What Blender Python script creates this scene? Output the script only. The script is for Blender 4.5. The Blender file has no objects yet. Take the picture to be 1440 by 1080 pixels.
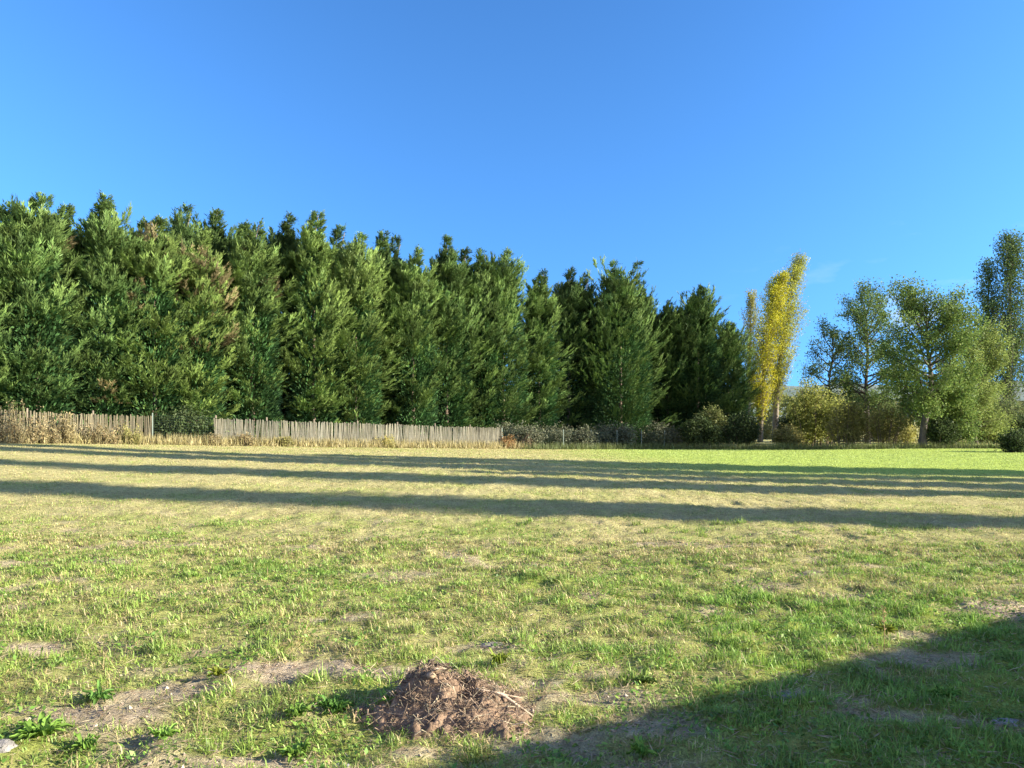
import bpy, math, random
import numpy as np
from mathutils import Vector

rng = np.random.default_rng(11)
random.seed(5)
scene = bpy.context.scene
COL = scene.collection
F = 1040.0            # focal length in photo pixels (1440 wide)
HOR = 590.0           # photo row of the horizon
CAM_H = 1.6
SUN_A, SUN_EL = math.radians(10), math.radians(20)
SUN = Vector((math.cos(SUN_EL)*math.cos(SUN_A), -math.cos(SUN_EL)*math.sin(SUN_A), math.sin(SUN_EL)))

# ------------------------------------------------------------------ noise
def _hash(i, j, s):
    h = (i.astype(np.int64)*374761393 + j.astype(np.int64)*668265263 + s*974634533) & 0xffffffff
    h = ((h ^ (h >> 13))*1274126177) & 0xffffffff
    return ((h ^ (h >> 16)) & 0xffff)/65535.0
def vnoise(x, y, s=0):
    x = np.asarray(x, float); y = np.asarray(y, float)
    i = np.floor(x); j = np.floor(y); fx = x-i; fy = y-j
    fx = fx*fx*(3-2*fx); fy = fy*fy*(3-2*fy)
    a = _hash(i, j, s); b = _hash(i+1, j, s); c = _hash(i, j+1, s); d = _hash(i+1, j+1, s)
    return (a*(1-fx)+b*fx)*(1-fy)+(c*(1-fx)+d*fx)*fy
def fbm(x, y, s=0, o=4):
    v = 0; a = .5; t = 0
    for k in range(o):
        v = v+a*vnoise(x*(2**k)+k*7.3, y*(2**k)-k*3.1, s+k); t += a; a *= .5
    return v/t
def sstep(a, b, x):
    t = np.clip((x-a)/(b-a), 0, 1); return t*t*(3-2*t)
def unit(v):
    return v/np.maximum(np.linalg.norm(v, axis=-1, keepdims=True), 1e-9)

# ------------------------------------------------------------------ terrain
CP = np.array([(8,11.5,0),(0,12.9,.11),(-10.2,14.7,.27),(13.9,20,0),(0,22.4,.2),(-17.7,25.5,.67),(-19.4,28,.74),
  (-15.5,31.1,.55),(-10.7,34.9,.325),(-4.6,39.8,.07),(0,43.5,-.115),(11.7,52.9,-.4),(25.2,46,-.17),(29,40,-.22),
  (0,3.5,0),(4,6,0),(-3,4,.0),(-8,8,.12),(15,4,0),(30,10,-.05),(40,25,-.1),(30,56,-.2),(-26,22,.8),(-14,10,.25)], float)
def _tk(r2):
    return np.where(r2 < 1e-9, 0, .5*r2*np.log(np.maximum(r2, 1e-9)))
_n = len(CP)
_A = np.zeros((_n+3, _n+3))
_d2 = ((CP[:, None, :2]-CP[None, :, :2])**2).sum(-1)
_A[:_n, :_n] = _tk(_d2)+np.eye(_n)*25
_A[:_n, _n] = 1; _A[:_n, _n+1:] = CP[:, :2]; _A[_n, :_n] = 1; _A[_n+1:, :_n] = CP[:, :2].T
_W = np.linalg.solve(_A, np.concatenate([CP[:, 2], [0, 0, 0]]))
def Z0(x, y):
    x = np.asarray(x, float); y = np.asarray(y, float)
    xc = np.clip(x, -27, 42); yc = np.clip(y, 0, 60)
    z = _W[_n]+_W[_n+1]*xc+_W[_n+2]*yc
    for k in range(_n):
        z = z+_W[k]*_tk((xc-CP[k, 0])**2+(yc-CP[k, 1])**2)
    return z
def at(px, py):
    """ground point under a photo pixel"""
    D = 6.0
    for _ in range(30):
        D = (CAM_H-float(Z0((px-720)/F*D, D)))*F/(py-HOR)
    return ((px-720)/F*D, D)
PATCH = []   # bare soil ellipses: x, y, rx, ry, strength
for px, py, rx, ry, st in [(455,945,.62,.2,1),(110,1003,.42,.17,1),(235,972,.5,.12,.9),(40,912,.3,.16,.95),(655,990,.5,.25,1),
    (370,1066,.4,.1,.9),(250,1075,.4,.08,.7),(830,985,.45,.14,.75),(1395,858,.6,.42,1),(1290,895,.35,.2,.7),(885,1015,.35,.1,.5),(560,808,.5,.3,.6),
    (1105,982,.14,.08,1),(900,1030,.4,.14,.8),(1300,930,.5,.22,.75),(1240,1008,.3,.12,.7),(1400,1015,.35,.1,.7),(180,945,.3,.08,.5),
    (690,908,.35,.12,.7),(720,1040,.5,.16,.7),(590,1060,.3,.08,.7)]:
    x, y = at(px, py); kk = 1.1 if px < 900 else .85; PATCH.append((x, y, rx*kk, ry*kk, st))
LUSHP = []
for px, py, rx, ry, st in [(360,805,.9,.5,1),(1300,850,.8,.45,1),(60,1040,.5,.2,1),(540,975,.5,.2,1),(680,935,.35,.25,.8),(40,960,.6,.2,.6),
    (1190,915,.5,.2,.8),(450,1045,.6,.16,.9),(1380,800,1.4,.7,.9),(1230,790,.8,.5,.8),(250,850,.8,.45,.7),(500,850,.8,.4,.6),(300,925,.7,.2,.8),
    (150,890,.6,.2,.7),(800,870,.8,.5,.5),(1000,930,.6,.3,.5),(1050,1040,.8,.3,.8),(1350,960,.8,.5,.8),(1200,960,.5,.2,.6)]:
    x, y = at(px, py); LUSHP.append((x, y, rx, ry, st))
def ell(x, y, L, s):
    v = np.zeros_like(np.asarray(x, float))
    w = .75*(fbm(np.asarray(x)*4.2, np.asarray(y)*4.2, s, 4)-.5)*2
    for (a, b, rx, ry, st) in L:
        d = np.sqrt(((x-a)/rx)**2+((y-b)/ry)**2)+w
        v = np.maximum(v, st*(1-sstep(.55, 1.15, d)))
    return v
def bare(x, y):
    b = ell(x, y, PATCH, 3)
    n = fbm(np.asarray(x)*1.7, np.asarray(y)*2.4, 21, 4)
    near = 1-sstep(8, 14, np.asarray(y, float))
    return np.maximum(b, .7*sstep(.65, .76, n)*near)
def lush(x, y):
    """0 = dry straw, 1 = fresh green"""
    x = np.asarray(x, float); y = np.asarray(y, float)
    n = fbm(x*.7, y*1.0, 31, 4); m = fbm(x*3.1, y*3.1, 41, 3)
    base = .50*(1-sstep(5.5, 15, y))+.10
    base = np.maximum(base, .95*sstep(-2, 12, x-.10*(y-30))*sstep(22, 33, y)*(1-sstep(48, 54, y)))       # the green far right
    base = np.maximum(base, .45*sstep(1, 12, x)*sstep(8, 12, y)*(1-sstep(20, 30, y))*.6)
    base = base+.42*sstep(.3, 2.5, x)*(1-sstep(5, 7.5, y))  # extra green where the house shadow falls, colour standing in for fill light
    v = base+.9*(n-.5)+.9*(m-.5)
    return np.clip(np.maximum(v, ell(x, y, LUSHP, 7)*(.65+.5*m)), 0, 1)
def Zb(x, y):
    """terrain with clods and hummocks"""
    x = np.asarray(x, float); y = np.asarray(y, float)
    k = 1-sstep(20, 45, y)
    return Z0(x, y)+k*(.055*(fbm(x*1.1, y*1.1, 5, 2)-.5)+.075*(fbm(x*4.2, y*4.2, 6, 3)-.5)+.03*(vnoise(x*14, y*14, 8)-.5))

# ------------------------------------------------------------------ mesh helpers
def mesh_obj(name, V, faces, mat, parent=None, col=None, smooth=False, loc=None):
    """faces: list of int arrays (n,k), one array per polygon size"""
    me = bpy.data.meshes.new(name)
    V = np.ascontiguousarray(V, dtype=np.float32).reshape(-1, 3)
    faces = [np.asarray(f, dtype=np.int32) for f in (faces if isinstance(faces, list) else [faces]) if len(f)]
    me.vertices.add(len(V)); me.vertices.foreach_set('co', V.ravel())
    li = np.concatenate([f.ravel() for f in faces])
    tot = np.concatenate([np.full(len(f), f.shape[1], np.int32) for f in faces])
    st = np.concatenate([[0], np.cumsum(tot)[:-1]]).astype(np.int32)
    me.loops.add(len(li)); me.loops.foreach_set('vertex_index', li)
    me.polygons.add(len(tot)); me.polygons.foreach_set('loop_start', st)
    try: me.polygons.foreach_set('loop_total', tot)
    except Exception: pass
    me.polygons.foreach_set('use_smooth', np.full(len(tot), smooth))
    if col is not None:
        a = me.attributes.new('col', 'FLOAT_COLOR', 'POINT')
        c = np.ones((len(V), 4), np.float32); c[:, :3] = np.asarray(col).reshape(-1, 3)
        a.data.foreach_set('color', c.ravel())
    me.update(calc_edges=True); me.validate()
    me.materials.append(mat)
    o = bpy.data.objects.new(name, me); COL.objects.link(o)
    if parent is not None: o.parent = parent
    if loc is not None: o.location = loc
    return o
def tag(o, label=None, cat=None, group=None, kind=None):
    if label: o['label'] = label
    if cat: o['category'] = cat
    if group: o['group'] = group
    if kind: o['kind'] = kind
    return o
def thing(name, label, cat, loc, group=None, rz=0):
    o = bpy.data.objects.new(name, None); COL.objects.link(o)
    o.empty_display_size = .2
    o.location = loc; o.rotation_euler = (0, 0, rz)
    return tag(o, label, cat, group)
def copy_tree(o, parent=None):
    c = o.copy(); COL.objects.link(c); c.parent = parent
    for ch in list(o.children): copy_tree(ch, c)
    return c
class MB:
    def __init__(s): s.v = []; s.q = []; s.t = []; s.c = []; s.n = 0
    def add(s, v, q=(), t=(), c=(1, 1, 1)):
        v = np.asarray(v, float).reshape(-1, 3)
        if len(q): s.q.append(np.asarray(q)+s.n)
        if len(t): s.t.append(np.asarray(t)+s.n)
        s.v.append(v); s.c.append(np.broadcast_to(np.asarray(c, float), v.shape)); s.n += len(v)
    def box(s, cx, cy, cz, sx, sy, sz, rz=0, c=(1, 1, 1), tilt=(0, 0), M=None):
        v = np.array([(x, y, z) for z in (-.5, .5) for y in (-.5, .5) for x in (-.5, .5)])*(sx, sy, sz)
        v[:, 0] += v[:, 2]*tilt[0]; v[:, 1] += v[:, 2]*tilt[1]
        ca, sa = math.cos(rz), math.sin(rz)
        v = np.stack([v[:, 0]*ca-v[:, 1]*sa+cx, v[:, 0]*sa+v[:, 1]*ca+cy, v[:, 2]+cz], 1)
        s.add(v, [(0, 2, 3, 1), (4, 5, 7, 6), (0, 1, 5, 4), (2, 6, 7, 3), (0, 4, 6, 2), (1, 3, 7, 5)], c=c)
    def tube(s, P, R, k=6, c=(1, 1, 1)):
        P = np.asarray(P, float); R = np.broadcast_to(np.asarray(R, float), (len(P),))
        T = unit(np.gradient(P, axis=0))
        ref = np.array([.13, .31, 1.0]) if abs(T[0, 2]) < .9 else np.array([1, .2, .1])
        A = unit(np.cross(T, ref)); B = np.cross(T, A)
        an = np.arange(k)*2*math.pi/k
        v = P[:, None]+R[:, None, None]*(np.cos(an)[None, :, None]*A[:, None]+np.sin(an)[None, :, None]*B[:, None])
        q = []
        for i in range(len(P)-1):
            for j in range(k):
                q.append((i*k+j, i*k+(j+1) % k, (i+1)*k+(j+1) % k, (i+1)*k+j))
        n0 = s.n
        s.add(v.reshape(-1, 3), q, c=c)
        m = len(P)*k
        s.add([P[-1]+T[-1]*R[-1]*.6], c=c)
        s.t.append(np.array([(n0+(len(P)-1)*k+j, n0+(len(P)-1)*k+(j+1) % k, n0+m) for j in range(k)]))
    def kites(s, P, D, N, L, W, c, mid=.45):
        """leaf cards: base point, direction, normal, length, width"""
        S = unit(np.cross(D, N)); L = np.asarray(L)[:, None]; W = np.asarray(W)[:, None]
        m = P+D*L*mid
        v = np.stack([P, m+S*W*.5, P+D*L, m-S*W*.5], 1)
        n = len(P)
        s.add(v.reshape(-1, 3), np.arange(n*4).reshape(n, 4), c=np.repeat(c, 4, 0))
    def build(s, name, mat, parent=None, smooth=False, loc=None):
        fs = []
        if s.q: fs.append(np.concatenate(s.q))
        if s.t: fs.append(np.concatenate(s.t))
        return mesh_obj(name, np.concatenate(s.v), fs, mat, parent, np.concatenate(s.c), smooth, loc)

# ------------------------------------------------------------------ materials
def new_mat(name):
    m = bpy.data.materials.new(name); m.use_nodes = True
    nt = m.node_tree; nt.nodes.clear()
    return m, nt, nt.nodes.new
def foliage(name, trans=.3, var=.35, scale=1.3, rough=.55, spec=.02):
    m, nt, N = new_mat(name); L = nt.links.new
    a = N('ShaderNodeAttribute'); a.attribute_name = 'col'
    g = N('ShaderNodeNewGeometry')
    no = N('ShaderNodeTexNoise'); no.inputs['Scale'].default_value = scale; no.inputs['Detail'].default_value = 3
    L(g.outputs['Position'], no.inputs['Vector'])
    mr = N('ShaderNodeMapRange'); mr.inputs['From Min'].default_value = .3; mr.inputs['From Max'].default_value = .7
    mr.inputs['To Min'].default_value = 1-var; mr.inputs['To Max'].default_value = 1+var
    L(no.outputs['Fac'], mr.inputs['Value'])
    mx = N('ShaderNodeVectorMath'); mx.operation = 'SCALE'
    L(a.outputs['Color'], mx.inputs[0]); L(mr.outputs[0], mx.inputs['Scale'])
    d = N('ShaderNodeBsdfDiffuse'); t = N('ShaderNodeBsdfTranslucent'); gl = N('ShaderNodeBsdfGlossy'); gl.inputs['Roughness'].default_value = rough
    L(mx.outputs[0], d.inputs['Color']); L(mx.outputs[0], t.inputs['Color'])
    s1 = N('ShaderNodeMixShader'); s1.inputs[0].default_value = trans
    L(d.outputs[0], s1.inputs[1]); L(t.outputs[0], s1.inputs[2])
    s2 = N('ShaderNodeMixShader'); s2.inputs[0].default_value = spec
    L(s1.outputs[0], s2.inputs[1]); L(gl.outputs[0], s2.inputs[2])
    o = N('ShaderNodeOutputMaterial'); L(s2.outputs[0], o.inputs['Surface'])
    return m
def matte(name, color=None, scale=8, var=.3, bump=.3, rough=.9, stretch=(1, 1, 1), metal=0):
    m, nt, N = new_mat(name); L = nt.links.new
    b = N('ShaderNodeBsdfPrincipled'); b.inputs['Roughness'].default_value = rough; b.inputs['Metallic'].default_value = metal
    b.inputs['Specular IOR Level'].default_value = .2
    tc = N('ShaderNodeTexCoord'); mp = N('ShaderNodeMapping'); mp.inputs['Scale'].default_value = stretch
    L(tc.outputs['Object'], mp.inputs['Vector'])
    no = N('ShaderNodeTexNoise'); no.inputs['Scale'].default_value = scale; no.inputs['Detail'].default_value = 8
    no.inputs['Roughness'].default_value = .65
    L(mp.outputs[0], no.inputs['Vector'])
    mr = N('ShaderNodeMapRange'); mr.inputs['From Min'].default_value = .3; mr.inputs['From Max'].default_value = .7
    mr.inputs['To Min'].default_value = 1-var; mr.inputs['To Max'].default_value = 1+var
    L(no.outputs['Fac'], mr.inputs['Value'])
    mx = N('ShaderNodeVectorMath'); mx.operation = 'SCALE'
    if color is None:
        a = N('ShaderNodeAttribute'); a.attribute_name = 'col'; L(a.outputs['Color'], mx.inputs[0])
    else:
        mx.inputs[0].default_value = color
    L(mr.outputs[0], mx.inputs['Scale']); L(mx.outputs[0], b.inputs['Base Color'])
    bp = N('ShaderNodeBump'); bp.inputs['Strength'].default_value = bump; bp.inputs['Distance'].default_value = .03
    L(no.outputs['Fac'], bp.inputs['Height']); L(bp.outputs[0], b.inputs['Normal'])
    o = N('ShaderNodeOutputMaterial'); L(b.outputs[0], o.inputs['Surface'])
    return m
M_CONIFER = foliage('cypress_foliage', trans=.14, var=.4, scale=.8)
M_LEAF = foliage('leaf_foliage', trans=.35, var=.3, scale=1.2, spec=.012)
M_GRASS = foliage('grass_blades', trans=.35, var=.3, scale=5.0, spec=.03)
M_BARK = matte('bark', None, 12, .45, .8, stretch=(1, 1, .25))
M_PALE = matte('split_wood', None, 20, .35, .4, stretch=(1, 1, .15))
M_METAL = matte('painted_wire', None, 30, .2, .1, rough=.5)
M_SOIL = matte('dry_soil', None, 18, .45, .9)
M_STONE = matte('limestone', None, 30, .45, .9)
M_WALL = matte('house_render', (.62, .55, .44), 3, .1, .2)
M_TILE = matte('roof_tiles', (.42, .2, .12), 9, .4, .6)
M_WOOD = matte('painted_shutter', (.25, .33, .36), 9, .15, .2)
M_GLASS = matte('window_glass', (.05, .06, .07), 2, .1, 0, rough=.08)

def ground_mat():
    m, nt, N = new_mat('field_turf'); L = nt.links.new
    a = N('ShaderNodeAttribute'); a.attribute_name = 'col'
    g = N('ShaderNodeNewGeometry')
    vals = []
    for sc, lo, hi in ((1.9, .78, 1.22), (17, .62, 1.38), (90, .5, 1.5)):
        no = N('ShaderNodeTexNoise'); no.inputs['Scale'].default_value = sc; no.inputs['Detail'].default_value = 6; no.inputs['Roughness'].default_value = .7
        L(g.outputs['Position'], no.inputs['Vector'])
        mr = N('ShaderNodeMapRange'); mr.inputs['From Min'].default_value = .3; mr.inputs['From Max'].default_value = .7
        mr.inputs['To Min'].default_value = lo; mr.inputs['To Max'].default_value = hi
        L(no.outputs['Fac'], mr.inputs['Value']); vals.append((mr, no))
    p = N('ShaderNodeMath'); p.operation = 'MULTIPLY'; L(vals[0][0].outputs[0], p.inputs[0]); L(vals[1][0].outputs[0], p.inputs[1])
    p2 = N('ShaderNodeMath'); p2.operation = 'MULTIPLY'; L(p.outputs[0], p2.inputs[0]); L(vals[2][0].outputs[0], p2.inputs[1])
    mx = N('ShaderNodeVectorMath'); mx.operation = 'SCALE'; L(a.outputs['Color'], mx.inputs[0]); L(p2.outputs[0], mx.inputs['Scale'])
    b = N('ShaderNodeBsdfDiffuse'); L(mx.outputs[0], b.inputs['Color'])
    bp = N('ShaderNodeBump'); bp.inputs['Strength'].default_value = .9; bp.inputs['Distance'].default_value = .035
    L(vals[2][1].outputs['Fac'], bp.inputs['Height']); L(bp.outputs[0], b.inputs['Normal'])
    o = N('ShaderNodeOutputMaterial'); L(b.outputs[0], o.inputs['Surface'])
    return m

# ------------------------------------------------------------------ ground
C_SOIL = np.array((.46, .37, .27)); C_STRAW = np.array((.50, .44, .21)); C_THATCH = np.array((.40, .36, .165)); C_GREEN = np.array((.28, .33, .075)); C_LUSH = np.array((.20, .33, .055))
def axis(lo, hi, step, far0, far1, gr):
    a = list(np.arange(lo, hi+1e-6, step))
    s = step; x = a[-1]
    while x < far1: s *= gr; x += s; a.append(x)
    s = step; x = a[0]; pre = []
    while x > far0: s *= gr; x -= s; pre.append(x)
    return np.array(pre[::-1]+a)
gx = axis(-5.5, 5.5, .045, -1500, 1500, 1.045)
gy = axis(2.5, 8.5, .045, -300, 1500, 1.035)
GX, GY = np.meshgrid(gx, gy)
GZ = Zb(GX, GY)
fg = (sstep(0, 9, GX)*sstep(18.5, 23, GY)*(1-sstep(48, 54, GY)))[..., None]
bb = .9*bare(GX, GY)[..., None]; ll = lush(GX, GY)[..., None]
gc = ((C_THATCH*(1-ll)+C_GREEN*.9*ll)*(1-fg)+fg*np.array((.32, .40, .09)))*(1-bb)+C_SOIL*(.6+.7*fbm(GX*7, GY*7, 55, 4)[..., None])*bb
nx_, ny_ = len(gx), len(gy)
idx = np.arange(nx_*ny_).reshape(ny_, nx_)
gq = np.stack([idx[:-1, :-1], idx[:-1, 1:], idx[1:, 1:], idx[1:, :-1]], -1).reshape(-1, 4)
ground = mesh_obj('ground', np.stack([GX, GY, GZ], -1), gq, ground_mat(), col=gc, smooth=True)
tag(ground, kind='structure')

# ------------------------------------------------------------------ grass
def sample_y(n, lo, hi, fn):
    t = np.linspace(lo, hi, 4000); c = np.cumsum(fn(t)); c = c/c[-1]
    return np.interp(rng.random(n), c, t)
def blades(n, lo, hi, pdf, wfn, hmul, seg, mar):
    y = sample_y(n, lo, hi, pdf); x = (rng.random(n)*2-1)*(.80*y+mar)
    # tufted: keep a blade more often on the clump noise
    k = fbm(x*6.5, y*6.5, 71, 3)
    B = bare(x, y); G = lush(x, y)
    keep = (rng.random(n) < (.20+1.6*sstep(.40, .66, k)))&(rng.random(n) > .90*B)
    x, y, B, G, k = x[keep], y[keep], B[keep], G[keep], k[keep]; n = len(x)
    z = Zb(x, y)
    az = rng.random(n)*2*math.pi; tilt = np.abs(rng.normal(.7, .35, n))
    far = (sstep(0, 9, x)*sstep(18.5, 23, y))[:, None]
    dead = rng.random(n) > (.14+.8*G)*(1-.75*B)
    flat = rng.random(n) < np.where(dead, .35+.5*B, .05); tilt = np.where(flat, 1.25+.2*rng.random(n), tilt)
    h = hmul*(.020+.032*rng.random(n))*(1+.9*G*sstep(.5, .7, k))*(1+.6*rng.random(n)**5)
    d = np.stack([np.cos(az)*np.sin(tilt), np.sin(az)*np.sin(tilt), np.cos(tilt)], 1)
    s = np.stack([-np.sin(az+rng.normal(0, .5, n)), np.cos(az), 0*az], 1)
    w = wfn(y)*(.6+.8*rng.random(n)); H = h[:, None]; W = w[:, None]*.5
    P = np.stack([x, y, z-.004], 1)
    r = rng.random((n, 1))
    cg = (C_GREEN*(1-G[:, None])+C_LUSH*G[:, None])*(.8+.55*r); cd = (C_STRAW*(1-.35*r)+np.array((.07, .02, 0))*rng.random((n, 1)))*(.7+.5*rng.random((n, 1)))
    c = np.where(dead[:, None], cd, cg)*(1-far)+far*np.array((.35, .43, .12))*(.7+.6*r)
    if seg == 1:
        V = np.stack([P-s*W, P+s*W, P+d*H], 1); return V.reshape(-1, 3), np.arange(n*3).reshape(n, 3), None, np.repeat(c, 3, 0)
    m = P+d*H*.55+np.array((0, 0, 1))*H*.08
    tip = P+d*H+np.stack([np.cos(az), np.sin(az), -.6+0*az], 1)*H*.22
    V = np.stack([P-s*W, P+s*W, m+s*W*.75, m-s*W*.75, tip], 1)
    i = np.arange(n)*5
    return V.reshape(-1, 3), np.stack([i+3, i+2, i+4], 1), np.stack([i, i+1, i+2, i+3], 1), np.repeat(c, 5, 0)
v1, t1, q1, c1 = blades(680000, 2.0, 9.5, lambda t: t**.35+.6, lambda y: .0045+.0006*(y-3), 1.0, 2, 4.2)
v2, t2, q2, c2 = blades(1000000, 9, 54, lambda t: t**-.55, lambda y: .0075+.00055*(y-9), .85, 1, 4)
def extras():
    """taller tufts, small broad leaves of the ground cover, and straw litter on the bare spots"""
    m = MB()
    ny = 950; ty = sample_y(ny, 2.8, 11, lambda t: t**.0); tx = (rng.random(ny)*2-1)*(.8*ty+4); ok = (rng.random(ny) < .05+.9*lush(tx, ty))&(bare(tx, ty) < .6); tx, ty = tx[ok], ty[ok]; nt = len(tx); nb = 46
    x = (tx[:, None]+rng.normal(0, .035, (nt, nb))*(1+rng.random((nt, 1)))).ravel(); y = (ty[:, None]+rng.normal(0, .035, (nt, nb))).ravel(); hh = (.04+.075*rng.random((nt, 1))**1.5*np.ones((1, nb))).ravel()*(.5+.7*rng.random(nt*nb))
    G = np.repeat(lush(tx, ty)*.7+.3*rng.random(nt), nb)[:, None]; az = rng.random(nt*nb)*6.283; ti = np.abs(rng.normal(.45, .35, nt*nb)); d = np.stack([np.cos(az)*np.sin(ti), np.sin(az)*np.sin(ti), np.cos(ti)], 1)
    c = (np.array((.27, .31, .07))*(1-G)+C_LUSH*G)*(.65+.7*rng.random((nt*nb, 1)))
    m.kites(np.stack([x, y, Zb(x, y)-.004], 1), d, unit(np.stack([np.cos(az), np.sin(az), .8+0*az], 1)+rng.normal(0, .3, (nt*nb, 3))), hh, .005+.0006*np.repeat(ty, nb), c, .3)
    n = 200000; y = sample_y(n, 2.2, 11, lambda t: t**.2); x = (rng.random(n)*2-1)*(.8*y+4); k = sstep(.50, .66, fbm(x*2.3, y*2.3, 91, 3))*(.25+lush(x, y)); ok = rng.random(n) < k; x, y = x[ok], y[ok]; n = len(x)
    az = rng.random(n)*6.283; e = rng.normal(.35, .35, n); d = np.stack([np.cos(az)*np.cos(e), np.sin(az)*np.cos(e), np.sin(e)], 1); g = rng.random((n, 1)); L = (.014+.03*rng.random(n)**2)
    m.kites(np.stack([x, y, Zb(x, y)+.004+.035*rng.random(n)**1.5], 1), d, unit(np.array((0, 0, 1.))+rng.normal(0, .4, (n, 3))), L, L*.55, (np.array((.10, .23, .03))*(1-g)+np.array((.24, .32, .06))*g)*(.7+.6*rng.random((n, 1))), .5)
    n = 230000; y = sample_y(n, 2.2, 13, lambda t: t**.25); x = (rng.random(n)*2-1)*(.8*y+4); B_ = bare(x, y); ok = rng.random(n) < .34+.66*B_; x, y = x[ok], y[ok]; n = len(x)
    az = rng.normal(0, .8, n)+(rng.random(n) < .4)*1.6; e = rng.normal(.06, .16, n); d = np.stack([np.cos(az)*np.cos(e), np.sin(az)*np.cos(e), np.sin(e)], 1); g = rng.random((n, 1))
    m.kites(np.stack([x, y, Zb(x, y)+.005+.012*rng.random(n)], 1), d, unit(np.array((0, -.3, 1.))+rng.normal(0, .3, (n, 3))), .03+.09*rng.random(n)**2, .003+.004*rng.random(n), np.array((.50, .42, .26))*(1-g)+np.array((.20, .13, .08))*g, .5)
    return np.concatenate(m.v), np.concatenate(m.q), np.concatenate(m.c)
v3, q3, c3 = extras()
gr = mesh_obj('grass', np.concatenate([v1, v2, v3]), [np.concatenate([q1, q3+len(v1)+len(v2)]), np.concatenate([t1, t2+len(v1)])], M_GRASS, col=np.concatenate([c1, c2, c3]))
tag(gr, 'short dry and green grass covering the whole field', 'grass', kind='stuff')

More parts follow.
